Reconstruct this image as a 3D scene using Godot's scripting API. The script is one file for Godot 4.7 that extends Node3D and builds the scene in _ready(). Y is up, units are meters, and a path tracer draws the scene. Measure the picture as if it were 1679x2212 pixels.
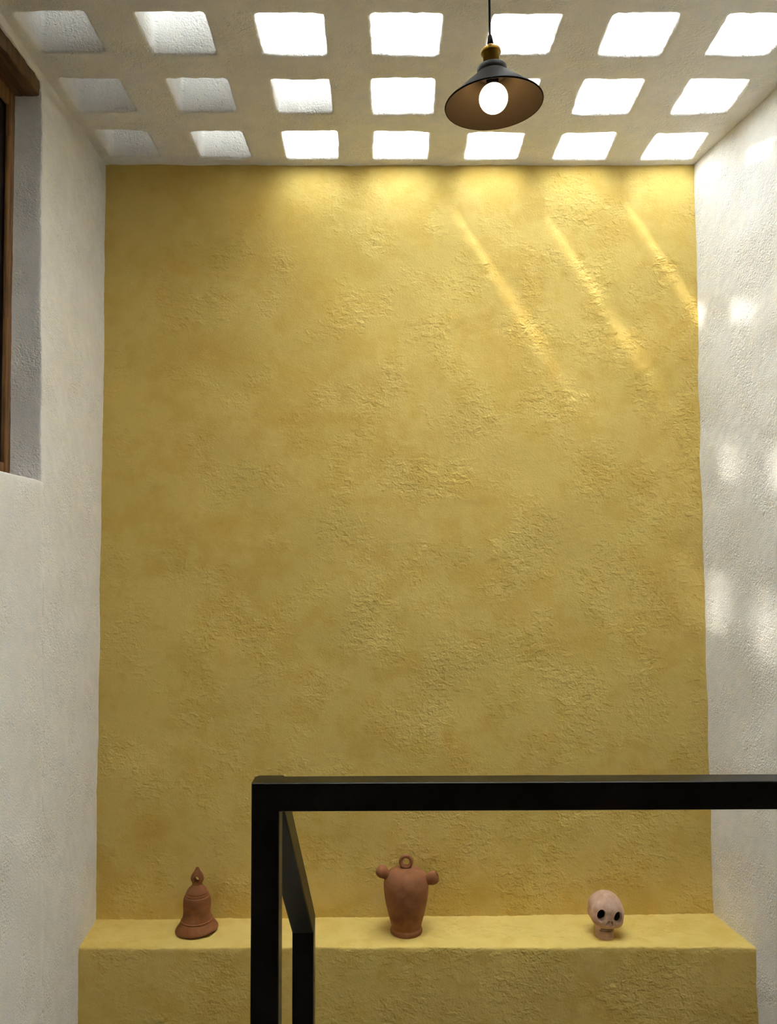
extends Node3D
# A stair landing under a lattice skylight: yellow plaster wall with a ledge, three clay pieces,
# a black steel stair railing, a pendant lamp and a timber window in the left wall. Units are metres.

const SKY_LIGHT := 6.0
const SUN_LIGHT := 0.72
const LAMP_LIGHT := 0.0095
const EXPOSURE := 7.3

const CEILING_Y := 2.696
const SLAB := 0.25
const SHELF_Y := 0.2065
const SUN_TRAVEL := Vector3(0.63, -1.0, -0.2)

var rough := FastNoiseLite.new()
var wavy := FastNoiseLite.new()
var mats := {}


func _ready() -> void:
	make_camera()
	make_sky_and_sun()
	make_noises()
	make_materials()
	make_room()
	make_ceiling()
	make_window()
	make_railing()
	make_lamp()
	make_bell()
	make_jug()
	make_skull()


# ------------------------------------------------------------------ camera and light

func make_camera() -> void:
	var cam := Camera3D.new()
	cam.name = "camera"
	cam.fov = 66.0093
	cam.near = 0.05
	cam.far = 60.0
	add_child(cam)
	var yaw := -0.0111
	var pitch := 0.0615
	var roll := -0.0048
	cam.transform = Transform3D(Basis(Vector3.UP, yaw) * Basis(Vector3.RIGHT, pitch) * Basis(Vector3.BACK, roll), Vector3(-0.0912, 1.35, 2.6101))
	cam.current = true


func make_sky_and_sun() -> void:
	var env := Environment.new()
	env.background_mode = Environment.BG_SKY
	var sky_mat := ProceduralSkyMaterial.new()
	sky_mat.sky_top_color = Color(0.90, 0.945, 0.985)
	sky_mat.sky_horizon_color = Color(0.92, 0.955, 0.985)
	sky_mat.ground_bottom_color = Color(0.45, 0.42, 0.38)
	sky_mat.ground_horizon_color = Color(0.6, 0.58, 0.55)
	sky_mat.sun_angle_max = 1.0
	sky_mat.energy_multiplier = SKY_LIGHT
	var sky := Sky.new()
	sky.sky_material = sky_mat
	env.sky = sky
	env.tonemap_mode = Environment.TONE_MAPPER_LINEAR
	env.tonemap_exposure = EXPOSURE
	env.sdfgi_enabled = true
	env.ssao_enabled = true
	env.ssil_enabled = true
	var world := WorldEnvironment.new()
	world.name = "world_environment"
	world.environment = env
	add_child(world)
	var sun := DirectionalLight3D.new()
	sun.name = "sun"
	sun.light_color = Color(1.0, 0.97, 0.92)
	sun.light_energy = SUN_LIGHT
	sun.light_angular_distance = 3.6
	sun.shadow_enabled = true
	add_child(sun)
	sun.look_at_from_position(Vector3.ZERO, SUN_TRAVEL, Vector3.BACK)


# ------------------------------------------------------------------ helpers

func make_noises() -> void:
	rough.seed = 11
	rough.noise_type = FastNoiseLite.TYPE_SIMPLEX
	rough.frequency = 38.0
	rough.fractal_type = FastNoiseLite.FRACTAL_FBM
	rough.fractal_octaves = 2
	wavy.seed = 5
	wavy.noise_type = FastNoiseLite.TYPE_SIMPLEX
	wavy.frequency = 3.2
	wavy.fractal_type = FastNoiseLite.FRACTAL_NONE


func shaken(p: Vector3, fine: float, broad: float) -> Vector3:
	var o := Vector3(17.3, 4.1, 9.7)
	return p + Vector3(rough.get_noise_3dv(p), rough.get_noise_3dv(p + o), rough.get_noise_3dv(p - o)) * fine \
		+ Vector3(wavy.get_noise_3dv(p), wavy.get_noise_3dv(p + o), wavy.get_noise_3dv(p - o)) * broad


func new_st() -> SurfaceTool:
	var st := SurfaceTool.new()
	st.begin(Mesh.PRIMITIVE_TRIANGLES)
	st.set_smooth_group(0)
	return st


# a corner with its place on the surface in metres as uv
func corner_uv(st: SurfaceTool, p: Vector3, axis: int) -> void:
	st.set_uv(Vector2(p.z, -p.y) if axis == 0 else (Vector2(p.x, p.z) if axis == 1 else Vector2(p.x, -p.y)))
	st.add_vertex(p)


func quad_uv(st: SurfaceTool, a: Vector3, b: Vector3, c: Vector3, d: Vector3, out: Vector3, axis: int) -> void:
	var turned := (b - a).cross(c - a).dot(out) + (c - a).cross(d - a).dot(out) > 0.0
	for p: Vector3 in ([a, c, b, a, d, c] if turned else [a, b, c, a, c, d]):
		corner_uv(st, p, axis)


func tri(st: SurfaceTool, a: Vector3, b: Vector3, c: Vector3, out: Vector3) -> void:
	if (b - a).cross(c - a).dot(out) > 0.0:
		var t := b
		b = c
		c = t
	st.add_vertex(a)
	st.add_vertex(b)
	st.add_vertex(c)


func quad(st: SurfaceTool, a: Vector3, b: Vector3, c: Vector3, d: Vector3, out: Vector3) -> void:
	tri(st, a, b, c, out)
	tri(st, a, c, d, out)


func obj(called: String, st: SurfaceTool, mat: Material, parent: Node = self) -> MeshInstance3D:
	st.generate_normals()
	st.index()
	var o := MeshInstance3D.new()
	o.name = called
	o.mesh = st.commit()
	o.material_override = mat
	parent.add_child(o, true)
	return o


func thing(called: String, label: String, category: String, at := Vector3.ZERO) -> Node3D:
	var o := Node3D.new()
	o.name = called
	o.position = at
	add_child(o, true)
	o.set_meta("label", label)
	o.set_meta("category", category)
	return o


func structure(o: Node, label: String, category: String) -> void:
	o.set_meta("kind", "structure")
	o.set_meta("label", label)
	o.set_meta("category", category)


func stops(lo: float, hi: float, r: float, step: float) -> PackedFloat64Array:
	var out := PackedFloat64Array([lo, lo + 0.3 * r, lo + r])
	var n := maxi(1, int(round((hi - lo - 2.0 * r) / step)))
	for i in range(1, n):
		out.append(lerpf(lo + r, hi - r, float(i) / n))
	out.append_array([hi - r, hi - 0.3 * r, hi])
	return out


# A block with rounded edges whose faces are subdivided and bent by warp.
func block(st: SurfaceTool, lo: Vector3, hi: Vector3, r: float, step: float, warp: Callable, faces := "xXyYzZ") -> void:
	var lists := [stops(lo.x, hi.x, r, step), stops(lo.y, hi.y, r, step), stops(lo.z, hi.z, r, step)]
	for axis in 3:
		var b := (axis + 1) % 3
		var c := (axis + 2) % 3
		for side in 2:
			if not faces.contains("xXyYzZ"[axis * 2 + side]):
				continue
			var n := Vector3.ZERO
			n[axis] = 1.0 if side else -1.0
			var lb: PackedFloat64Array = lists[b]
			var lc: PackedFloat64Array = lists[c]
			var rows_of: Array[PackedVector3Array] = []
			for i in lb.size():
				var row := PackedVector3Array()
				for j in lc.size():
					var p := Vector3.ZERO
					p[axis] = hi[axis] if side else lo[axis]
					p[b] = lb[i]
					p[c] = lc[j]
					var q := p.clamp(lo + Vector3.ONE * r, hi - Vector3.ONE * r)
					p = q + (p - q).normalized() * r
					row.append(warp.call(p))
				rows_of.append(row)
			for i in lb.size() - 1:
				for j in lc.size() - 1:
					quad_uv(st, rows_of[i][j], rows_of[i + 1][j], rows_of[i + 1][j + 1], rows_of[i][j + 1], n, axis)


# Turns a profile of (radius, height) points round the y axis; put is applied to every point.
func lathe(st: SurfaceTool, profile: PackedVector2Array, sides: int, put = null) -> void:
	var rings: Array[PackedVector3Array] = []
	for p in profile:
		var ring := PackedVector3Array()
		for k in sides:
			var a := TAU * k / sides
			var v := Vector3(cos(a) * p.x, p.y, sin(a) * p.x)
			ring.append(put.call(v) if put != null else v)
		rings.append(ring)
	for i in profile.size() - 1:
		for k in sides:
			var k2 := (k + 1) % sides
			# the outline runs upwards on the outside: clockwise seen from outside
			var a := rings[i][k]
			var b := rings[i + 1][k]
			var c := rings[i + 1][k2]
			var d := rings[i][k2]
			if profile[i].x > 1e-6:
				st.add_vertex(a)
				st.add_vertex(d)
				st.add_vertex(c)
			if profile[i + 1].x > 1e-6:
				st.add_vertex(a)
				st.add_vertex(c)
				st.add_vertex(b)


func smooth_profile(points: PackedVector2Array, times: int) -> PackedVector2Array:
	var out := PackedVector2Array()
	for i in points.size() - 1:
		var p0 := points[maxi(i - 1, 0)]
		var p3 := points[mini(i + 2, points.size() - 1)]
		for k in times:
			var q := points[i].cubic_interpolate(points[i + 1], p0, p3, float(k) / times)
			out.append(Vector2(maxf(q.x, 0.0), q.y))
	out.append(points[points.size() - 1])
	return out


func tube(st: SurfaceTool, path: PackedVector3Array, radius: float, sides := 10) -> void:
	var rings: Array[PackedVector3Array] = []
	for i in path.size():
		var t := (path[mini(i + 1, path.size() - 1)] - path[maxi(i - 1, 0)]).normalized()
		var s := t.cross(Vector3(0.3, 0.2, 0.93)).normalized()
		var u := s.cross(t)
		var ring := PackedVector3Array()
		for k in sides:
			var a := TAU * k / sides
			ring.append(path[i] + (s * cos(a) + u * sin(a)) * radius)
		rings.append(ring)
	for i in path.size() - 1:
		for k in sides:
			var k2 := (k + 1) % sides
			var mid := (path[i] + path[i + 1]) * 0.5
			quad(st, rings[i][k], rings[i + 1][k], rings[i + 1][k2], rings[i][k2], rings[i][k] - mid)


# A square steel tube from p0 to p1 cut by a plane at each end.
func bar(st: SurfaceTool, p0: Vector3, p1: Vector3, n0: Vector3, n1: Vector3, side_dir: Vector3, size: float, r := 0.0025) -> void:
	var t := (p1 - p0).normalized()
	var s := (side_dir - t * side_dir.dot(t)).normalized()
	var u := t.cross(s)
	var h := size * 0.5
	var outline: Array[Vector3] = []
	for c in [[1, 1], [-1, 1], [-1, -1], [1, -1]]:
		var cx: float = c[0]
		var cy: float = c[1]
		var turn_x := [Vector2(cx * h, cy * (h - r)), Vector2(cx * (h - 0.3 * r), cy * (h - 0.3 * r)), Vector2(cx * (h - r), cy * h)]
		if cx * cy < 0.0:
			turn_x.reverse()
		for q: Vector2 in turn_x:
			outline.append(s * q.x + u * q.y)
	var a_ring := PackedVector3Array()
	var b_ring := PackedVector3Array()
	for o in outline:
		a_ring.append(p0 + o - t * (o.dot(n0) / t.dot(n0)))
		b_ring.append(p1 + o - t * (o.dot(n1) / t.dot(n1)))
	var n := outline.size()
	for k in n:
		var k2 := (k + 1) % n
		# flat faces keep flat normals, the rounded corners are narrow
		st.set_smooth_group(1 + k)
		quad(st, a_ring[k], b_ring[k], b_ring[k2], a_ring[k2], outline[k] + outline[k2])
	st.set_smooth_group(40)
	for k in range(1, n - 1):
		tri(st, a_ring[0], a_ring[k], a_ring[k + 1], -t)
	st.set_smooth_group(41)
	for k in range(1, n - 1):
		tri(st, b_ring[0], b_ring[k], b_ring[k + 1], t)
	st.set_smooth_group(0)


# ------------------------------------------------------------------ materials

func layer(seed_no: int, size: int, waves: float, octaves := 3, kind := FastNoiseLite.TYPE_SIMPLEX_SMOOTH, tiles := true) -> PackedByteArray:
	var n := FastNoiseLite.new()
	n.seed = seed_no
	n.noise_type = kind
	n.frequency = waves / size
	n.fractal_type = FastNoiseLite.FRACTAL_NONE if octaves == 1 else FastNoiseLite.FRACTAL_FBM
	n.fractal_octaves = octaves
	if kind == FastNoiseLite.TYPE_CELLULAR:
		n.cellular_return_type = FastNoiseLite.RETURN_DISTANCE
		n.cellular_jitter = 1.0
	return (n.get_seamless_image(size, size) if tiles else n.get_image(size, size)).get_data()


func plain_material(color: Color, roughness: float, metal := 0.0) -> StandardMaterial3D:
	var m := StandardMaterial3D.new()
	m.albedo_color = color
	m.roughness = roughness
	m.metallic = metal
	return m


func make_materials() -> void:
	# relief of hand-trowelled plaster: fine grain everywhere, ridges and pits in patches; 1.2 m a tile
	var size := 1280
	var grain := layer(21, size, 190.0, 2)
	var ridge := layer(22, size, 42.0, 3)
	var pits := layer(23, size, 54.0, 1, FastNoiseLite.TYPE_CELLULAR)
	var where := layer(24, size, 5.0, 3)
	var broad := layer(25, size, 12.0, 2)
	var data := PackedFloat32Array()
	data.resize(size * size)
	for i in size * size:
		var w := smoothstep(0.35, 0.72, where[i] / 255.0)
		var rg := 1.0 - absf(ridge[i] / 255.0 - 0.5) * 5.0
		var pit := smoothstep(0.22, 0.05, pits[i] / 255.0) * (1.0 if (ridge[i] > 140) else 0.25)
		data[i] = 0.5 + (grain[i] / 255.0 - 0.5) * (0.22 + 0.22 * w) + maxf(rg, 0.0) * 0.20 * (0.15 + w) - pit * 0.28 * (0.3 + w) + (broad[i] / 255.0 - 0.5) * 0.5
	var relief := ImageTexture.create_from_image(Image.create_from_data(size, size, false, Image.FORMAT_RF, data.to_byte_array()))

	# blotchy lime wash, used as a tint over a base colour
	var ts := 1024
	var b1 := layer(31, ts, 7.0, 4)
	var b2 := layer(32, ts, 26.0, 4)
	var b3 := layer(33, ts, 160.0, 2)
	var wash := PackedByteArray()
	wash.resize(ts * ts * 3)
	for i in ts * ts:
		var v := 0.965 + (b1[i] / 255.0 - 0.5) * 0.035 + (b2[i] / 255.0 - 0.5) * 0.025 + (b3[i] / 255.0 - 0.5) * 0.03
		var warm := (b2[i] / 255.0 - 0.5) * 0.02
		wash[i * 3] = int(clampf(v + warm, 0, 1) * 255)
		wash[i * 3 + 1] = int(clampf(v, 0, 1) * 255)
		wash[i * 3 + 2] = int(clampf(v - warm, 0, 1) * 255)
	var wash_tex := ImageTexture.create_from_image(Image.create_from_data(ts, ts, false, Image.FORMAT_RGB8, wash))

	var lime := plain_material(Color(0.97, 0.96, 0.94), 0.85)
	lime.albedo_texture = wash_tex
	lime.uv1_scale = Vector3.ONE / 1.2
	lime.heightmap_enabled = true
	lime.heightmap_texture = relief
	lime.heightmap_scale = 0.32
	mats["white"] = lime

	# yellow lime wash: pale coat worn through in patches to a deeper ochre coat, with a few stains
	var yw := 1024
	var yd := PackedByteArray()
	yd.resize(yw * yw * 3)
	var c1 := layer(41, yw, 7.0, 5, FastNoiseLite.TYPE_SIMPLEX_SMOOTH, false)
	var c2 := layer(42, yw, 30.0, 5, FastNoiseLite.TYPE_SIMPLEX_SMOOTH, false)
	var c3 := layer(43, yw, 150.0, 3, FastNoiseLite.TYPE_SIMPLEX_SMOOTH, false)
	var c4 := layer(44, yw, 9.0, 5, FastNoiseLite.TYPE_SIMPLEX_SMOOTH, false)
	var pale := Color(0.885, 0.770, 0.425)
	var deep := Color(0.825, 0.670, 0.290)
	var olive := Color(0.850, 0.750, 0.395)
	# x, y, half width, half height in metres, strength: stains where the photograph shows them
	var stains := [[-0.85, 0.49, 0.06, 0.05, 0.9], [0.135, 0.775, 0.02, 0.035, 1.1], [0.19, 1.60, 0.07, 0.04, 0.8], [-0.62, 1.47, 0.07, 0.03, 0.7],
		[-0.28, 1.82, 0.22, 0.022, 0.75], [-0.10, 1.55, 0.16, 0.02, 0.5], [-0.70, 2.36, 0.20, 0.05, 0.6], [-0.42, 2.52, 0.16, 0.08, 0.7], [-0.78, 2.24, 0.05, 0.10, 0.45],
		[-0.30, 2.25, 0.09, 0.12, 0.4], [-0.62, 2.05, 0.14, 0.06, 0.45], [0.02, 1.92, 0.03, 0.06, 0.35], [0.32, 1.55, 0.10, 0.03, 0.4], [0.55, 1.05, 0.12, 0.05, 0.4], [0.22, 0.28, 0.04, 0.03, 0.6]]
	var worn := PackedFloat32Array()
	worn.resize(yw * yw)
	for s in stains:
		var px := yw / 3.0
		for y in range(maxi(0, int((2.85 - s[1] - 2.0 * s[3]) * px)), mini(yw, int((2.85 - s[1] + 2.0 * s[3]) * px))):
			for x in range(maxi(0, int((s[0] + 1.5 - 2.0 * s[2]) * px)), mini(yw, int((s[0] + 1.5 + 2.0 * s[2]) * px))):
				var dx: float = (-1.5 + (x + 0.5) / px - s[0]) / s[2]
				var dy: float = (2.85 - (y + 0.5) / px - s[1]) / s[3]
				worn[y * yw + x] += s[4] * 0.6 * smoothstep(1.6, 0.3, sqrt(dx * dx + dy * dy) + (c2[y * yw + x] / 255.0 - 0.5) * 2.0)
	for i in yw * yw:
		var t := smoothstep(0.40, 0.72, 0.45 * c1[i] / 255.0 + 0.55 * c2[i] / 255.0) * 0.42 + worn[i] + (c3[i] / 255.0 - 0.5) * 0.22
		var c := pale.lerp(olive, smoothstep(0.45, 0.7, c4[i] / 255.0) * 0.4).lerp(deep, clampf(t, 0.0, 1.0))
		yd[i * 3] = int(c.r * 255)
		yd[i * 3 + 1] = int(c.g * 255)
		yd[i * 3 + 2] = int(c.b * 255)
	var yellow_tex := ImageTexture.create_from_image(Image.create_from_data(yw, yw, false, Image.FORMAT_RGB8, yd))
	var ym := plain_material(Color.WHITE, 0.8)
	ym.albedo_texture = yellow_tex
	ym.uv1_scale = Vector3.ONE / 3.0
	ym.uv1_offset = Vector3(0.5, 0.95, 0.0)
	mats["yellow_color"] = ym
	ym.heightmap_enabled = true
	ym.heightmap_texture = relief_on_yellow()
	ym.heightmap_scale = 0.30

	# fired clay
	var clay_tint := PackedByteArray()
	clay_tint.resize(512 * 512 * 3)
	var k1 := layer(51, 512, 5.0, 4)
	var k2 := layer(52, 512, 60.0, 3)
	for i in 512 * 512:
		var v := 0.86 + (k1[i] / 255.0 - 0.5) * 0.26 + (k2[i] / 255.0 - 0.5) * 0.10
		clay_tint[i * 3] = int(clampf(v + 0.02, 0, 1) * 255)
		clay_tint[i * 3 + 1] = int(clampf(v, 0, 1) * 255)
		clay_tint[i * 3 + 2] = int(clampf(v - 0.01 + (k1[i] / 255.0 - 0.5) * 0.1, 0, 1) * 255)
	var clay_tex := ImageTexture.create_from_image(Image.create_from_data(512, 512, false, Image.FORMAT_RGB8, clay_tint))
	for spec in [["clay", Color(0.660, 0.425, 0.250)], ["clay_dark", Color(0.620, 0.385, 0.205)], ["pale_clay", Color(0.900, 0.745, 0.630)]]:
		var m := plain_material(spec[1], 0.82)
		m.albedo_texture = clay_tex
		m.uv1_triplanar = true
		m.uv1_scale = Vector3.ONE * 6.0
		m.heightmap_enabled = true
		m.heightmap_texture = relief
		m.heightmap_scale = 0.02
		mats[spec[0]] = m

	# old timber
	for spec in [["beam", Color(0.44, 0.35, 0.21), 61], ["frame", Color(0.62, 0.47, 0.28), 62], ["shutter", Color(0.15, 0.075, 0.04), 63]]:
		var wn := FastNoiseLite.new()
		wn.seed = spec[2]
		wn.frequency = 0.02
		wn.fractal_octaves = 4
		var wd := PackedByteArray()
		wd.resize(256 * 256 * 3)
		for y in 256:
			for x in 256:
				var g := 0.75 + 0.35 * wn.get_noise_2d(x * 6.0, y * 0.35) + 0.15 * wn.get_noise_2d(x * 22.0 + 400.0, y * 1.2)
				var i := (y * 256 + x) * 3
				wd[i] = int(clampf(g + 0.05, 0, 1) * 255)
				wd[i + 1] = int(clampf(g, 0, 1) * 255)
				wd[i + 2] = int(clampf(g - 0.04, 0, 1) * 255)
		var m := plain_material(spec[1], 0.6)
		m.albedo_texture = ImageTexture.create_from_image(Image.create_from_data(256, 256, false, Image.FORMAT_RGB8, wd))
		m.uv1_triplanar = true
		m.uv1_world_triplanar = true
		m.uv1_scale = Vector3.ONE * 2.0
		mats[spec[0]] = m

	mats["steel"] = plain_material(Color(0.018, 0.018, 0.02), 0.33)
	mats["steel"].metallic_specular = 0.3
	mats["brass"] = plain_material(Color(0.46, 0.35, 0.13), 0.38, 1.0)
	mats["dark_metal"] = plain_material(Color(0.10, 0.075, 0.055), 0.5)
	mats["dark_metal"].metallic_specular = 0.25
	mats["shade"] = plain_material(Color(0.115, 0.092, 0.062), 0.55)
	mats["shade"].metallic_specular = 0.1
	mats["socket_black"] = plain_material(Color(0.02, 0.018, 0.016), 0.9)  # black standing in for the deep shade inside the eye sockets
	mats["cord"] = plain_material(Color(0.03, 0.03, 0.03), 0.8)
	mats["cord"].metallic_specular = 0.15
	mats["cement"] = plain_material(Color(0.80, 0.76, 0.70), 0.6)
	var glass := StandardMaterial3D.new()
	glass.albedo_color = Color(0.95, 0.98, 1.0, 0.06)
	glass.transparency = BaseMaterial3D.TRANSPARENCY_ALPHA
	glass.roughness = 0.1
	mats["glass"] = glass
	var bulb := plain_material(Color(1.0, 0.97, 0.9), 0.3)
	bulb.emission_enabled = true
	bulb.emission = Color(1.0, 0.88, 0.68)
	bulb.emission_energy_multiplier = 1.2
	mats["bulb"] = bulb


# the yellow wall's own relief over 3 m: rougher towards its foot and its right side, where the photograph shows coarser trowelling
func relief_on_yellow() -> ImageTexture:
	var n := 2048
	var flat := FastNoiseLite.TYPE_SIMPLEX_SMOOTH
	var grain := layer(71, n, 360.0, 2, flat, false)
	var where := layer(73, n, 14.0, 4, flat, false)
	# chips and dents lie along the strokes of the trowel: noise drawn narrow, then stretched sideways
	var strokes := FastNoiseLite.new()
	strokes.seed = 72
	strokes.noise_type = flat
	strokes.frequency = 0.055
	strokes.fractal_octaves = 3
	strokes.domain_warp_enabled = true
	strokes.domain_warp_amplitude = 18.0
	strokes.domain_warp_frequency = 0.012
	var drawn := strokes.get_image(1280, n)
	drawn.resize(n, n, Image.INTERPOLATE_CUBIC)
	var chip := drawn.get_data()
	var out := PackedFloat32Array()
	out.resize(n * n)
	for y in n:
		for x in n:
			var i := y * n + x
			var w := smoothstep(0.34, 0.80, where[i] / 255.0 + 0.00012 * (x - 1000) + 0.00010 * (y - 1000))
			var c := chip[i] / 255.0
			out[i] = 0.5 + (grain[i] / 255.0 - 0.5) * (0.13 + 0.22 * w) + (smoothstep(0.60, 0.76, c) * 0.30 - smoothstep(0.33, 0.18, c) * 0.26) * (0.12 + w) + (c - 0.5) * 0.25 * w + (where[i] / 255.0 - 0.5) * 0.5
	return ImageTexture.create_from_image(Image.create_from_data(n, n, false, Image.FORMAT_RF, out.to_byte_array()))


# ------------------------------------------------------------------ room

func left_x(y: float, z: float) -> float:
	var low := (2.7 - y) / 2.5
	return -1.0165 + 0.0105 * low + minf(z, 0.6) * 0.09 * clampf(low, 0.0, 1.2)


func right_x(y: float, z: float) -> float:
	return 0.983 + 0.008 * smoothstep(1.4, 2.7, y) + 0.135 * minf(z, 1.2)


func make_room() -> void:
	var w_back := func(p: Vector3) -> Vector3:
		return shaken(p, 0.0016, 0.003) if p.z > -0.1 else p
	var st := new_st()
	block(st, Vector3(-1.3, -1.7, -0.2), Vector3(1.4, 2.80, 0.0), 0.004, 0.016, w_back, "yZ")
	block(st, Vector3(-1.3, -1.7, -0.2), Vector3(1.4, 2.80, 0.0), 0.004, 0.3, w_back, "xXYz")
	structure(obj("wall_back", st, mats["yellow_color"]), "yellow ochre lime-washed plaster wall behind the ledge", "wall")

	var w_left := func(p: Vector3) -> Vector3:
		var q := p + Vector3(left_x(p.y, p.z) * smoothstep(-1.0, 0.0, -absf(p.x)), 0, 0)
		return shaken(q, 0.0016, 0.0025)
	st = new_st()
	block(st, Vector3(-0.2, -1.7, -0.15), Vector3(0.0, 2.80, 0.51), 0.006, 0.016, w_left, "XZ")
	block(st, Vector3(-0.2, -1.7, 0.49), Vector3(0.0, 1.567, 1.65), 0.006, 0.03, w_left, "XYZz")
	block(st, Vector3(-0.2, -1.7, 1.6), Vector3(0.0, 2.80, 4.25), 0.006, 0.12, w_left, "Xz")
	block(st, Vector3(-0.26, -1.7, -0.15), Vector3(-0.12, 2.80, 0.505), 0.002, 0.4, w_left)
	block(st, Vector3(-0.26, -1.7, 0.4), Vector3(-0.12, 1.55, 1.65), 0.002, 0.4, w_left)
	block(st, Vector3(-0.26, -1.7, 1.61), Vector3(-0.12, 2.80, 4.25), 0.002, 0.4, w_left)
	structure(obj("wall_left", st, mats["white"]), "white plaster wall with the timber window recess", "wall")

	var w_right := func(p: Vector3) -> Vector3:
		return shaken(p + Vector3(right_x(p.y, p.z), 0, 0), 0.0018, 0.003)
	st = new_st()
	block(st, Vector3(0.0, -1.7, -0.15), Vector3(0.2, 2.80, 1.3), 0.006, 0.016, w_right, "x")
	block(st, Vector3(0.0, -1.7, 1.3), Vector3(0.2, 2.80, 4.25), 0.002, 0.12, w_right, "x")
	block(st, Vector3(0.05, -1.7, -0.15), Vector3(0.2, 2.80, 4.25), 0.002, 0.4, w_right, "yYzZX")
	structure(obj("wall_right", st, mats["white"]), "white plaster wall streaked by light from the skylight", "wall")

	var plain := func(p: Vector3) -> Vector3:
		return shaken(p, 0.0, 0.003)
	st = new_st()
	block(st, Vector3(-1.3, -0.1, 4.1), Vector3(1.6, 2.80, 4.3), 0.005, 0.15, plain)
	structure(obj("wall_front", st, mats["white"]), "white plaster wall behind the landing", "wall")

	st = new_st()
	block(st, Vector3(-1.3, -1.8, 1.36), Vector3(1.6, 0.0, 4.3), 0.008, 0.25, plain)
	block(st, Vector3(-1.3, -1.8, -0.2), Vector3(1.6, -1.6, 1.4), 0.008, 0.25, plain)
	structure(obj("floor", st, mats["cement"]), "smooth cement landing and the lower floor of the stairwell", "floor")
	var stairs := Node3D.new()
	stairs.name = "stairs"
	add_child(stairs)
	structure(stairs, "cement stairs going down beside the railing", "stairs")
	for k in 5:
		st = new_st()
		var z1 := 1.365 - 0.23 * k
		block(st, Vector3(-1.2, -1.62, z1 - 0.235), Vector3(-0.19, -0.267 * (k + 1), z1), 0.006, 0.3, plain)
		obj("step", st, mats["cement"], stairs)

	# masonry ledge under the yellow wall
	var w_ledge := func(p: Vector3) -> Vector3:
		var q := p + Vector3(0, 0, 0.018 * p.x * smoothstep(0.0, 0.2, p.z))
		return shaken(q, 0.0022, 0.002)
	st = new_st()
	block(st, Vector3(-1.12, -1.62, -0.05), Vector3(1.16, SHELF_Y, 0.203), 0.006, 0.013, w_ledge, "YZ")
	structure(obj("wall_ledge", st, mats["yellow_color"]), "yellow plastered masonry ledge along the foot of the wall", "ledge")


# ------------------------------------------------------------------ lattice ceiling

const OPENINGS := [
	[[-0.985, 0.746, -0.985, 0.59, -0.813, 0.593, -0.813, 0.748], [-0.689, 0.744, -0.686, 0.585, -0.521, 0.588, -0.518, 0.746], [-0.398, 0.743, -0.396, 0.581, -0.228, 0.581, -0.228, 0.744], [-0.107, 0.743, -0.109, 0.58, 0.071, 0.58, 0.069, 0.74], [0.196, 0.744, 0.196, 0.585, 0.367, 0.585, 0.367, 0.744], [0.492, 0.745, 0.495, 0.584, 0.666, 0.584, 0.661, 0.746], [0.782, 0.746, 0.788, 0.585, 0.956, 0.586, 0.959, 0.744]],
	[[-0.985, 0.482, -0.987, 0.313, -0.813, 0.321, -0.816, 0.478], [-0.686, 0.478, -0.685, 0.312, -0.514, 0.315, -0.517, 0.479], [-0.395, 0.477, -0.391, 0.31, -0.227, 0.31, -0.228, 0.478], [-0.108, 0.476, -0.107, 0.306, 0.073, 0.306, 0.068, 0.481], [0.196, 0.478, 0.196, 0.312, 0.367, 0.312, 0.367, 0.478], [0.49, 0.478, 0.495, 0.307, 0.668, 0.308, 0.66, 0.483], [0.787, 0.481, 0.793, 0.308, 0.964, 0.313, 0.958, 0.477]],
	[[-0.981, 0.211, -0.981, 0.052, -0.816, 0.056, -0.82, 0.209], [-0.682, 0.206, -0.681, 0.05, -0.515, 0.05, -0.52, 0.207], [-0.393, 0.207, -0.396, 0.041, -0.224, 0.045, -0.222, 0.208], [-0.106, 0.205, -0.109, 0.039, 0.072, 0.039, 0.069, 0.205], [0.195, 0.203, 0.197, 0.036, 0.376, 0.036, 0.371, 0.203], [0.493, 0.201, 0.495, 0.037, 0.674, 0.034, 0.663, 0.201], [0.792, 0.199, 0.795, 0.034, 0.968, 0.034, 0.958, 0.199]],
]
const COVERED := [[0, 1], [0, 1, 2], [0, 1]]


func on_outline(c: PackedVector2Array, rc: float) -> PackedVector2Array:
	var out := PackedVector2Array()
	for k in 4:
		var a := c[k]
		var b := c[(k + 1) % 4]
		for i in 9:
			out.append(a.lerp(b, lerpf(rc, 1.0 - rc, i / 8.0)))
		var nxt := c[(k + 2) % 4]
		var p0 := a.lerp(b, 1.0 - rc)
		var p2 := b.lerp(nxt, rc)
		out.append(p0.lerp(b, 0.5).lerp(b.lerp(p2, 0.5), 0.5) if rc > 0.0 else b)
	return out


func on_cell(c: PackedVector2Array, rc: float) -> PackedVector2Array:
	var out := PackedVector2Array()
	for k in 4:
		var a := c[k]
		var b := c[(k + 1) % 4]
		for i in 9:
			out.append(a.lerp(b, lerpf(rc, 1.0 - rc, i / 8.0)))
		out.append(b)
	return out


func ceil_point(p: Vector3) -> Vector3:
	return shaken(p, 0.0022, 0.003)


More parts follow.
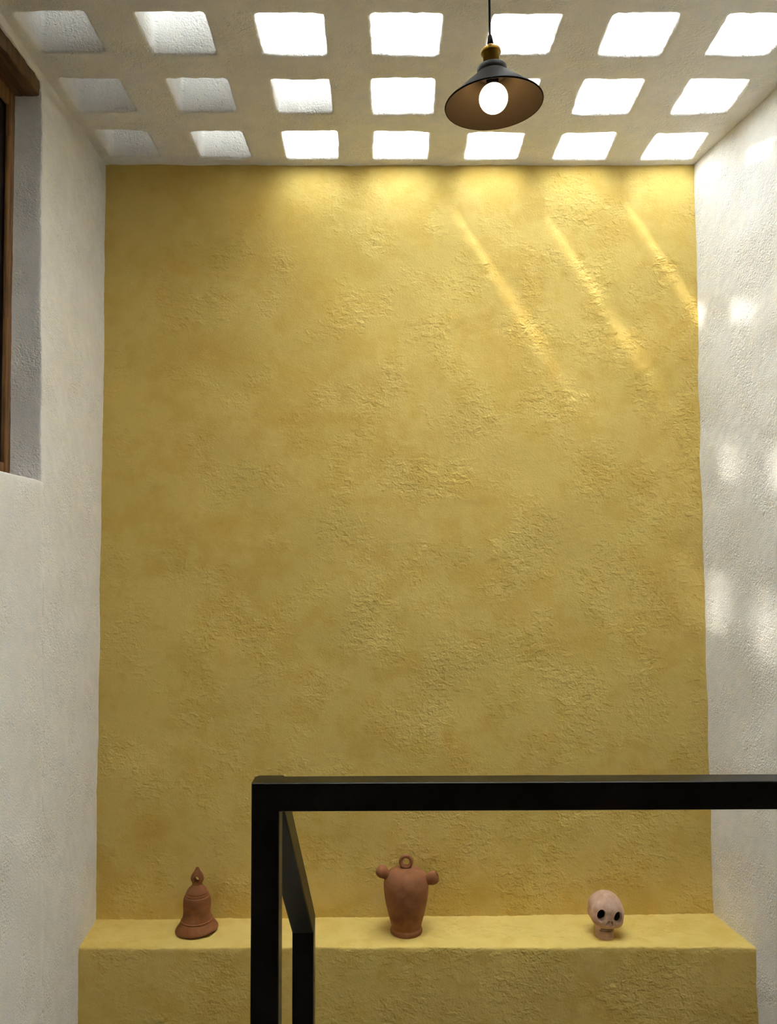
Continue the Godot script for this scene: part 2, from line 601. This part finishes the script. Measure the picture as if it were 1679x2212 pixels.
func make_ceiling() -> void:
	var st := new_st()
	var x_at := func(i: int) -> float: return -1.0490 + 0.2957 * i
	var z_far := [0.5315, 0.258, 0.0, 0.798, 1.0645]
	var z_near := [0.798, 0.5315, 0.258, 1.0645, 1.331]
	var panes := []
	for row in 5:
		for col in 7:
			var o: Array = OPENINGS[row] [col] if row < 3 else OPENINGS[0][col].duplicate()
			if row > 2:
				for k in 4:
					o[k * 2 + 1] += 0.2665 * (row - 2)
			var hole := PackedVector2Array()
			for k in 4:
				hole.append(Vector2(o[k * 2], o[k * 2 + 1]))
			var x0: float = x_at.call(col)
			var x1: float = x_at.call(col + 1)
			var cell := PackedVector2Array([Vector2(x0, z_near[row]), Vector2(x0, z_far[row]), Vector2(x1, z_far[row]), Vector2(x1, z_near[row])])
			var mid := (hole[0] + hole[1] + hole[2] + hole[3]) * 0.25
			var inner := on_outline(hole, 0.07)
			var outer := on_cell(cell, 0.07)
			var top := SLAB
			var rings: Array[PackedVector3Array] = []
			var n := inner.size()
			for step in 13:
				var ring := PackedVector3Array()
				for k in n:
					var e := inner[k]
					var away := (e - mid).normalized()
					var p := Vector3.ZERO
					match step:
						0: p = Vector3(outer[k].x, CEILING_Y, outer[k].y)
						1: p = Vector3(lerpf(outer[k].x, e.x, 0.35), CEILING_Y, lerpf(outer[k].y, e.y, 0.35))
						2: p = Vector3(lerpf(outer[k].x, e.x, 0.68), CEILING_Y, lerpf(outer[k].y, e.y, 0.68))
						3: p = Vector3(e.x + away.x * 0.009, CEILING_Y, e.y + away.y * 0.009)
						4: p = Vector3(e.x + away.x * 0.0025, CEILING_Y + 0.0015, e.y + away.y * 0.0025)
						5: p = Vector3(e.x, CEILING_Y + 0.008, e.y)
						_: p = Vector3(e.x, lerpf(CEILING_Y + 0.008, CEILING_Y + top, (step - 5) / 7.0), e.y)
					ring.append(ceil_point(p))
				rings.append(ring)
			for i in 12:
				for k in n:
					var k2 := (k + 1) % n
					var to_mid := Vector3(mid.x - inner[k].x, 0, mid.y - inner[k].y)
					quad_uv(st, rings[i][k], rings[i + 1][k], rings[i + 1][k2], rings[i][k2], Vector3.DOWN if i < 4 else to_mid, 1 if i < 4 else (0 if (k / 10) % 2 == 0 else 2))
			var over := CEILING_Y + SLAB
			for k in n:
				var k2 := (k + 1) % n
				quad_uv(st, rings[12][k], rings[12][k2], Vector3(outer[k2].x, over, outer[k2].y), Vector3(outer[k].x, over, outer[k].y), Vector3.UP, 1)
			if row > 2 or not COVERED[row].has(col):
				panes.append(hole)
	# the plain ceiling round the lattice
	var x_end: float = x_at.call(7)
	for strip in [[-1.35, x_at.call(0), 0.0, 1.331], [x_end, 1.7, 0.0, 1.331], [-1.35, 1.7, 1.331, 4.3], [-1.35, 1.7, -0.25, 0.0]]:
		var nx := maxi(1, int((strip[1] - strip[0]) / 0.03))
		var nz := maxi(1, int((strip[3] - strip[2]) / 0.03))
		for i in nx:
			for j in nz:
				var q := []
				for d in [[0, 0], [0, 1], [1, 1], [1, 0]]:
					q.append(ceil_point(Vector3(lerpf(strip[0], strip[1], float(i + d[0]) / nx), CEILING_Y, lerpf(strip[2], strip[3], float(j + d[1]) / nz))))
				quad_uv(st, q[0], q[1], q[2], q[3], Vector3.DOWN, 1)
		var ov := CEILING_Y + SLAB
		quad_uv(st, Vector3(strip[0], ov, strip[2]), Vector3(strip[0], ov, strip[3]), Vector3(strip[1], ov, strip[3]), Vector3(strip[1], ov, strip[2]), Vector3.UP, 1)
	# outer rim of the slab
	var lo := Vector3(-1.35, CEILING_Y, -0.25)
	var hi := Vector3(1.7, CEILING_Y + SLAB, 4.3)
	quad_uv(st, lo, Vector3(hi.x, lo.y, lo.z), Vector3(hi.x, hi.y, lo.z), Vector3(lo.x, hi.y, lo.z), Vector3.FORWARD, 2)
	quad_uv(st, Vector3(lo.x, lo.y, hi.z), Vector3(hi.x, lo.y, hi.z), hi, Vector3(lo.x, hi.y, hi.z), Vector3.BACK, 2)
	quad_uv(st, lo, Vector3(lo.x, hi.y, lo.z), Vector3(lo.x, hi.y, hi.z), Vector3(lo.x, lo.y, hi.z), Vector3.LEFT, 0)
	quad_uv(st, Vector3(hi.x, lo.y, lo.z), Vector3(hi.x, hi.y, lo.z), hi, Vector3(hi.x, lo.y, hi.z), Vector3.RIGHT, 0)
	var roof := obj("ceiling", st, mats["white"])
	structure(roof, "white plaster ceiling slab pierced by square skylight openings", "ceiling")
	# unseen covers added over the dim openings, gap set so little daylight creeps in
	for c in [[-1.45, -0.452, -0.35, 1.02, 0.066], [-0.44, -0.18, 0.27, 0.515, 0.05]]:
		var cs := new_st()
		block(cs, Vector3(c[0], CEILING_Y + SLAB + c[4], c[2]), Vector3(c[1], CEILING_Y + SLAB + c[4] + 0.06, c[3]), 0.005, 0.3, func(p: Vector3) -> Vector3: return p)
		obj("added_cover", cs, mats["white"], roof)
	for hole: PackedVector2Array in panes:
		var g := new_st()
		var lo_y := CEILING_Y + SLAB + 0.002
		var pts: Array[Vector3] = []
		var mid := (hole[0] + hole[1] + hole[2] + hole[3]) * 0.25
		for k in 4:
			var e := mid + (hole[k] - mid) * 1.18
			pts.append(Vector3(e.x, lo_y, e.y))
		var up := Vector3(0, 0.006, 0)
		g.set_smooth_group(1)
		quad(g, pts[0], pts[1], pts[2], pts[3], Vector3.DOWN)
		g.set_smooth_group(2)
		quad(g, pts[0] + up, pts[1] + up, pts[2] + up, pts[3] + up, Vector3.UP)
		for k in 4:
			g.set_smooth_group(3 + k)
			var e := pts[k] + pts[(k + 1) % 4] - Vector3(mid.x, 0, mid.y) * 2.0
			quad(g, pts[k], pts[(k + 1) % 4], pts[(k + 1) % 4] + up, pts[k] + up, Vector3(e.x, 0, e.z))
		obj("skylight_pane", g, mats["glass"], roof)


# ------------------------------------------------------------------ window in the left wall

func make_window() -> void:
	var root := Node3D.new()
	root.name = "window_1"
	add_child(root)
	structure(root, "dark timber window under a rough lintel beam in the white wall", "window")
	var hewn := func(p: Vector3) -> Vector3:
		return shaken(p, 0.0035, 0.004)
	var st := new_st()
	block(st, Vector3(-1.22, 2.628, 0.48), Vector3(-1.022, 2.674, 1.7), 0.005, 0.02, hewn)
	obj("lintel_beam", st, mats["beam"], root)
	st = new_st()
	block(st, Vector3(-1.25, 2.670, 0.4), Vector3(-1.016, 2.73, 1.7), 0.004, 0.02, func(p: Vector3) -> Vector3: return shaken(p, 0.002, 0.0))
	obj("plaster_edge", st, mats["white"], root)
	var plain := func(p: Vector3) -> Vector3: return p + Vector3((2.6 - p.y) * 0.011, 0, 0)
	st = new_st()
	block(st, Vector3(-1.100, 1.55, 0.495), Vector3(-1.088, 2.65, 0.538), 0.003, 0.3, plain)
	obj("stile", st, mats["frame"], root)
	st = new_st()
	block(st, Vector3(-1.100, 1.55, 1.55), Vector3(-1.088, 2.65, 1.60), 0.003, 0.3, plain)
	obj("stile", st, mats["frame"], root)
	st = new_st()
	block(st, Vector3(-1.099, 1.53, 0.538), Vector3(-1.089, 1.612, 1.55), 0.003, 0.3, plain)
	obj("bottom_rail", st, mats["frame"], root)
	st = new_st()
	block(st, Vector3(-1.099, 2.585, 0.538), Vector3(-1.089, 2.65, 1.55), 0.003, 0.3, plain)
	obj("top_rail", st, mats["frame"], root)
	for k in 5:
		st = new_st()
		block(st, Vector3(-1.130, 1.5, 0.40 + 0.25 * k), Vector3(-1.106, 2.68, 0.647 + 0.25 * k), 0.004, 0.3, plain)
		obj("shutter_board", st, mats["shutter"], root)


# ------------------------------------------------------------------ railing

func make_railing() -> void:
	var size := 0.04
	var root := thing("stair_railing", "black square-tube steel stair railing in front of the ledge", "railing")
	var m: Material = mats["steel"]
	var corner := Vector3(-0.257, 1.0117, 1.4365)
	var far_end := Vector3(1.145, 1.0110, 1.4365 + 0.011 * 1.40)
	var along := (far_end - corner).normalized()
	var miter := (along + Vector3.UP).normalized()
	var st := new_st()
	bar(st, corner, far_end, miter, along, Vector3.BACK, size)
	obj("top_rail", st, m, root)
	st = new_st()
	bar(st, Vector3(corner.x, 0.0, corner.z), corner, Vector3.UP, miter, Vector3.BACK, size)
	obj("corner_post", st, m, root)
	var bend := Vector3(-0.2385, 0.663, 1.067)
	var start := Vector3(-0.2572, 1.0275, 1.067 + (1.0275 - 0.663) / 1.016)
	var slope := (bend - start).normalized()
	var miter2 := (slope + Vector3.DOWN).normalized()
	st = new_st()
	bar(st, start, bend, Vector3.UP, miter2, Vector3.RIGHT, size)
	obj("sloped_rail", st, m, root)
	st = new_st()
	bar(st, Vector3(bend.x, -0.534, bend.z), bend, Vector3.UP, miter2, Vector3.RIGHT, size)
	obj("lower_post", st, m, root)


# ------------------------------------------------------------------ pendant lamp

func make_lamp() -> void:
	var at := Vector3(0.1708, 2.3786, 0.889)
	var root := thing("pendant_lamp", "black cone pendant lamp with brass socket and lit round bulb", "lamp", at)
	var lean := Basis(Vector3.BACK, deg_to_rad(2.8)) * Basis(Vector3.RIGHT, deg_to_rad(2.0))
	var neck := lean * Vector3(0, 0.16, 0)
	var put := func(v: Vector3) -> Vector3: return neck + lean * (v - Vector3(0, 0.16, 0))
	var st := new_st()
	lathe(st, PackedVector2Array([Vector2(0.027, 0.0725), Vector2(0.070, 0.0352), Vector2(0.1075, 0.0020), Vector2(0.1082, 0.0000), Vector2(0.1092, -0.0018), Vector2(0.1108, -0.0016), Vector2(0.1114, 0.0004), Vector2(0.1102, 0.0025), Vector2(0.0720, 0.0365), Vector2(0.0330, 0.0715), Vector2(0.0300, 0.0730), Vector2(0.027, 0.0725)]), 72, put)
	obj("shade", st, mats["shade"], root)
	st = new_st()
	lathe(st, PackedVector2Array([Vector2(0, 0.068), Vector2(0.0325, 0.068), Vector2(0.0338, 0.070), Vector2(0.0338, 0.0835), Vector2(0.0322, 0.0855), Vector2(0.018, 0.0865), Vector2(0, 0.0865)]), 48, put)
	obj("collar", st, mats["dark_metal"], root)
	st = new_st()
	lathe(st, PackedVector2Array([Vector2(0, 0.084), Vector2(0.0176, 0.084), Vector2(0.0182, 0.0850), Vector2(0.0182, 0.1165), Vector2(0.0220, 0.1172), Vector2(0.0226, 0.1185), Vector2(0.0226, 0.1235), Vector2(0.0212, 0.1262), Vector2(0.0150, 0.1305), Vector2(0.0085, 0.1332), Vector2(0.0078, 0.1365), Vector2(0, 0.1365)]), 48, put)
	obj("socket", st, mats["brass"], root)
	st = new_st()
	lathe(st, PackedVector2Array([Vector2(0, 0.1355), Vector2(0.0066, 0.1355), Vector2(0.0072, 0.1420), Vector2(0.0050, 0.1560), Vector2(0.0036, 0.1600), Vector2(0, 0.1605)]), 24, put)
	obj("cord_grip", st, mats["cord"], root)
	st = new_st()
	tube(st, PackedVector3Array([neck + Vector3(0, -0.003, 0), neck + Vector3(0, 0.06, 0), Vector3(neck.x, CEILING_Y - at.y - 0.01, neck.z)]), 0.0026)
	obj("cord", st, mats["cord"], root)
	st = new_st()
	var rose_y := CEILING_Y - at.y
	lathe(st, PackedVector2Array([Vector2(0, -0.026), Vector2(0.012, -0.026), Vector2(0.030, -0.022), Vector2(0.046, -0.010), Vector2(0.049, 0.0), Vector2(0, 0.0)]), 40, func(v: Vector3) -> Vector3: return v + Vector3(neck.x, rose_y, neck.z))
	obj("ceiling_rose", st, mats["dark_metal"], root)
	st = new_st()
	var prof := PackedVector2Array()
	for k in 25:
		var a := PI * k / 24.0
		prof.append(Vector2(0.0325 * sin(a), 0.014 - 0.0325 * cos(a)))
	prof = prof.slice(0, 21)
	prof[0] = Vector2(0, 0.014 - 0.0325)
	var rim_of_bulb := prof[20]
	prof.append(Vector2(0, rim_of_bulb.y))
	lathe(st, prof, 48, put)
	obj("bulb", st, mats["bulb"], root)
	st = new_st()
	lathe(st, PackedVector2Array([Vector2(0, rim_of_bulb.y), rim_of_bulb, Vector2(0.0140, 0.050), Vector2(0.0135, 0.069), Vector2(0, 0.069)]), 32, put)
	obj("bulb_base", st, mats["cord"], root)
	var light := OmniLight3D.new()
	light.name = "bulb_glow"
	light.position = put.call(Vector3(0, 0.014, 0))
	light.light_color = Color(1.0, 0.86, 0.66)
	light.light_energy = LAMP_LIGHT
	light.light_size = 0.03
	light.omni_range = 12.0
	light.omni_attenuation = 2.0
	light.shadow_enabled = true
	root.add_child(light)


# ------------------------------------------------------------------ clay pieces on the ledge

func make_bell() -> void:
	var root := thing("clay_bell", "brown terracotta bell with ringed body and pierced teardrop handle", "bell", Vector3(-0.665, SHELF_Y, 0.080))
	var skew := func(v: Vector3) -> Vector3:
		var f := clampf(1.0 - v.y / 0.06, 0.0, 1.0)
		return v + Vector3(0, (v.x + 0.065) * 0.055 * f + 0.001, 0)
	var out := smooth_profile(PackedVector2Array([Vector2(0.0640, 0.0), Vector2(0.0654, 0.003), Vector2(0.0630, 0.009), Vector2(0.0560, 0.018), Vector2(0.0500, 0.0265), Vector2(0.0470, 0.0285), Vector2(0.0468, 0.0292), Vector2(0.0492, 0.0305), Vector2(0.0488, 0.0330), Vector2(0.0455, 0.0342), Vector2(0.0452, 0.0365), Vector2(0.0420, 0.050), Vector2(0.0414, 0.062), Vector2(0.0424, 0.082), Vector2(0.0412, 0.096), Vector2(0.0385, 0.1050), Vector2(0.0358, 0.1065), Vector2(0.0366, 0.1085), Vector2(0.0352, 0.1125), Vector2(0.0325, 0.1137), Vector2(0.0335, 0.1160), Vector2(0.0280, 0.1255), Vector2(0.0190, 0.1340), Vector2(0.0150, 0.1400), Vector2(0.0142, 0.1440), Vector2(0.0, 0.1445)]), 3)
	var prof := PackedVector2Array([Vector2(0.0, 0.125), Vector2(0.030, 0.105), Vector2(0.036, 0.08), Vector2(0.039, 0.04), Vector2(0.058, 0.004), Vector2(0.0625, 0.0)])
	prof.append_array(out)
	var st := new_st()
	lathe(st, prof, 72, skew)
	obj("body", st, mats["clay_dark"], root)
	# flattened teardrop with a hole through it
	var drop := smooth_profile(PackedVector2Array([Vector2(0.0, 0.1385), Vector2(0.0130, 0.1395), Vector2(0.0158, 0.1455), Vector2(0.0200, 0.1530), Vector2(0.0206, 0.1585), Vector2(0.0188, 0.1660), Vector2(0.0150, 0.1730), Vector2(0.0100, 0.1800), Vector2(0.0065, 0.1860), Vector2(0.0045, 0.1905), Vector2(0.0, 0.1925)]), 4)
	var ds := new_st()
	lathe(ds, drop, 40, func(v: Vector3) -> Vector3: return Vector3(v.x, v.y, v.z * 0.62))
	ds.generate_normals()
	ds.index()
	var csg := CSGMesh3D.new()
	csg.name = "handle"
	csg.mesh = ds.commit()
	csg.material = mats["clay_dark"]
	var bore := CSGCylinder3D.new()
	bore.name = "bore"
	bore.operation = CSGShape3D.OPERATION_SUBTRACTION
	bore.radius = 0.0075
	bore.height = 0.06
	bore.sides = 24
	bore.material = mats["clay_dark"]
	bore.rotation_degrees = Vector3(90, 0, 0)
	bore.scale = Vector3(1, 1, 1.2)
	bore.position = Vector3(0, 0.1575, 0)
	csg.add_child(bore)
	root.add_child(csg)


func spout(called: String, root: Node3D, base: Vector3, axis: Vector3, prof: PackedVector2Array) -> void:
	var up := axis.normalized()
	var s := up.cross(Vector3.BACK).normalized()
	var t := up.cross(s)
	var st := new_st()
	lathe(st, prof, 40, func(v: Vector3) -> Vector3: return base - s * v.x + up * v.y + t * v.z)
	obj(called, st, mats["clay"], root)


func make_jug() -> void:
	var root := thing("clay_jug", "terracotta water jug with ring handle and two round spouts", "jug", Vector3(-0.0144, SHELF_Y + 0.001, 0.105))
	var prof := smooth_profile(PackedVector2Array([Vector2(0.0, 0.0), Vector2(0.0440, 0.0), Vector2(0.0482, 0.002), Vector2(0.0496, 0.0060), Vector2(0.0488, 0.0110), Vector2(0.0462, 0.0145), Vector2(0.0456, 0.0180), Vector2(0.0500, 0.0360), Vector2(0.0552, 0.0550), Vector2(0.0630, 0.0866), Vector2(0.0680, 0.1180), Vector2(0.0692, 0.1380), Vector2(0.0680, 0.1540), Vector2(0.0630, 0.1690), Vector2(0.0540, 0.1800), Vector2(0.0400, 0.1880), Vector2(0.0220, 0.1930), Vector2(0.0, 0.1945)]), 4)
	var st := new_st()
	lathe(st, prof, 80)
	obj("body", st, mats["clay"], root)
	st = new_st()
	var loops: Array[PackedVector3Array] = []
	for i in 40:
		var a := TAU * i / 40
		var c := Vector3(sin(a) * 0.0162, 0.2125 + cos(a) * 0.0165, 0.004)
		var out := Vector3(sin(a), cos(a), 0)
		var ring := PackedVector3Array()
		for k in 16:
			var b := TAU * k / 16
			ring.append(c + out * cos(b) * 0.0058 + Vector3.BACK * sin(b) * 0.0085)
		loops.append(ring)
	for i in 40:
		for k in 16:
			var i2 := (i + 1) % 40
			var k2 := (k + 1) % 16
			var c := Vector3(sin(TAU * (i + 0.5) / 40) * 0.0162, 0.2125 + cos(TAU * (i + 0.5) / 40) * 0.0165, 0.004)
			quad(st, loops[i][k], loops[i2][k], loops[i2][k2], loops[i][k2], (loops[i][k] + loops[i2][k2]) * 0.5 - c)
	obj("ring_handle", st, mats["clay"], root)
	var closed := smooth_profile(PackedVector2Array([Vector2(0.0200, -0.012), Vector2(0.0165, 0.002), Vector2(0.0140, 0.012), Vector2(0.0160, 0.019), Vector2(0.0190, 0.029), Vector2(0.0180, 0.040), Vector2(0.0120, 0.047), Vector2(0.0, 0.0495)]), 5)
	spout("filling_spout", root, Vector3(-0.050, 0.165, 0.006), Vector3(-0.76, 0.62, 0.05), closed)
	var opened := smooth_profile(PackedVector2Array([Vector2(0.0200, -0.012), Vector2(0.0170, 0.002), Vector2(0.0145, 0.012), Vector2(0.0165, 0.018), Vector2(0.0196, 0.028), Vector2(0.0188, 0.038), Vector2(0.0150, 0.0455), Vector2(0.0085, 0.0485), Vector2(0.0065, 0.0465), Vector2(0.0055, 0.036), Vector2(0.0, 0.034)]), 5)
	spout("pouring_spout", root, Vector3(0.054, 0.152, 0.006), Vector3(0.88, 0.42, 0.14), opened)


# Clay skull: a field of rounded solids meshed as surface nets.
func blob(p: Vector3, c: Vector3, r: Vector3) -> float:
	var q := (p - c) / r
	var l := q.length()
	return (l - 1.0) * minf(r.x, minf(r.y, r.z)) if l < 1e-5 else l * (l - 1.0) / (q / r).length()


func smin(a: float, b: float, k: float) -> float:
	var h := clampf(0.5 + 0.5 * (b - a) / k, 0.0, 1.0)
	return lerpf(b, a, h) - k * h * (1.0 - h)


func capsule(p: Vector3, a: Vector3, b: Vector3, r: float) -> float:
	var h := clampf((p - a).dot(b - a) / (b - a).length_squared(), 0.0, 1.0)
	return (p - a - (b - a) * h).length() - r


func skull_field(p: Vector3) -> float:
	# head leans to its left: features turned about the jaw
	var lean := Basis(Vector3.BACK, deg_to_rad(8.0))
	var q := lean * (p - Vector3(0, 0.03, 0)) + Vector3(0, 0.03, 0)
	var d := blob(q, Vector3(0.0, 0.084, -0.008), Vector3(0.0480, 0.0445, 0.050))
	var box := (q - Vector3(0.0, 0.070, -0.002)).abs() - Vector3(0.0255, 0.0110, 0.0215)
	d = smin(d, box.max(Vector3.ZERO).length() + minf(maxf(box.x, maxf(box.y, box.z)), 0.0) - 0.0228, 0.012)
	d = smin(d, blob(q, Vector3(0.0, 0.050, 0.016), Vector3(0.0280, 0.022, 0.026)), 0.009)
	# jaw, a short upright cylinder
	var jr := Vector2(p.x + 0.001, p.z - 0.006).length()
	var jaw := maxf(jr - 0.0275, absf(p.y - 0.0215) - 0.0215)
	d = smin(d, jaw, 0.007)
	# lips: two soft folds with a line between
	if p.z > 0.012:
		d = maxf(d, -capsule(Vector3(p.x, p.y, 0), Vector3(-0.019, 0.0265, 0), Vector3(0.019, 0.0265, 0), 0.0015))
		d = maxf(d, -capsule(Vector3(p.x, p.y, 0), Vector3(-0.017, 0.0325, 0), Vector3(0.017, 0.0325, 0), 0.0010))
	# hollow inside and the eye sockets
	d = maxf(d, -blob(q, Vector3(0.0, 0.080, -0.008), Vector3(0.041, 0.037, 0.042)))
	for s in [-1.0, 1.0]:
		d = maxf(d, -blob(q, Vector3(s * 0.0250, 0.0725, 0.042), Vector3(0.0122, 0.0180, 0.028)))
		d = maxf(d, -capsule(q, Vector3(0.0015 + s * 0.0042, 0.0580, 0.0420), Vector3(0.0015 + s * 0.0070, 0.0500, 0.0430), 0.0033))
	return maxf(d, -p.y)


func make_skull() -> void:
	var root := thing("clay_skull", "small pale pink clay skull with eye sockets plugged black to look deep", "skull", Vector3(0.5885, SHELF_Y, 0.140))
	var cell := 0.0015
	var lo := Vector3(-0.062, -0.004, -0.072)
	var nx := 84
	var ny := 92
	var nz := 88
	var f := PackedFloat32Array()
	f.resize(nx * ny * nz)
	var blk := 4
	for kb in nz / blk:
		for jb in ny / blk:
			for ib in nx / blk:
				var far := skull_field(lo + Vector3(ib + 0.5, jb + 0.5, kb + 0.5) * cell * blk)
				var near := absf(far) < cell * blk * 2.2
				for k in range(kb * blk, kb * blk + blk):
					for j in range(jb * blk, jb * blk + blk):
						for i in range(ib * blk, ib * blk + blk):
							f[(k * ny + j) * nx + i] = skull_field(lo + Vector3(i, j, k) * cell) if near else far
	var at := {}
	var step := [1, nx, nx * ny]
	for k in nz - 1:
		for j in ny - 1:
			for i in nx - 1:
				var b := (k * ny + j) * nx + i
				var inside := 0
				for c in 8:
					if f[b + (c & 1) + ((c >> 1) & 1) * nx + ((c >> 2) & 1) * nx * ny] < 0.0:
						inside += 1
				if inside == 0 or inside == 8:
					continue
				var sum := Vector3.ZERO
				var cnt := 0
				for c in 8:
					for a in 3:
						if c & (1 << a):
							continue
						var b0: int = b + (c & 1) + ((c >> 1) & 1) * nx + ((c >> 2) & 1) * nx * ny
						var f0 := f[b0]
						var f1 := f[b0 + step[a]]
						if (f0 < 0.0) == (f1 < 0.0):
							continue
						var v := Vector3(c & 1, (c >> 1) & 1, (c >> 2) & 1)
						v[a] += f0 / (f0 - f1)
						sum += v
						cnt += 1
				at[b] = lo + (Vector3(i, j, k) + sum / cnt) * cell
	var st := new_st()
	for b: int in at:
		for a in 3:
			var s0: int = step[(a + 1) % 3]
			var s1: int = step[(a + 2) % 3]
			var f0 := f[b]
			var f1 := f[b + step[a]]
			if (f0 < 0.0) == (f1 < 0.0):
				continue
			if not (at.has(b - s0) and at.has(b - s1) and at.has(b - s0 - s1)):
				continue
			var n := Vector3.ZERO
			n[a] = 1.0 if f0 < 0.0 else -1.0
			quad(st, at[b], at[b - s0], at[b - s0 - s1], at[b - s1], n)
	obj("skull_body", st, mats["pale_clay"], root)
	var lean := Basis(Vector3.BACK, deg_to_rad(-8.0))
	for s in [-1.0, 1.0]:  # black plugs added behind the eye openings so the hollow reads dark
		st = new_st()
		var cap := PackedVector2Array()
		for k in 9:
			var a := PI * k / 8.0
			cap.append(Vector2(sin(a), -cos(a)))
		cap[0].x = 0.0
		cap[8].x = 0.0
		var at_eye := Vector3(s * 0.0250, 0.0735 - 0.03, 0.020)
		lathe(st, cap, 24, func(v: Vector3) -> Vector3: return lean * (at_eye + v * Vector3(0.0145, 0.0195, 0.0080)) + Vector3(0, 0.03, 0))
		obj("socket_plug", st, mats["socket_black"], root)
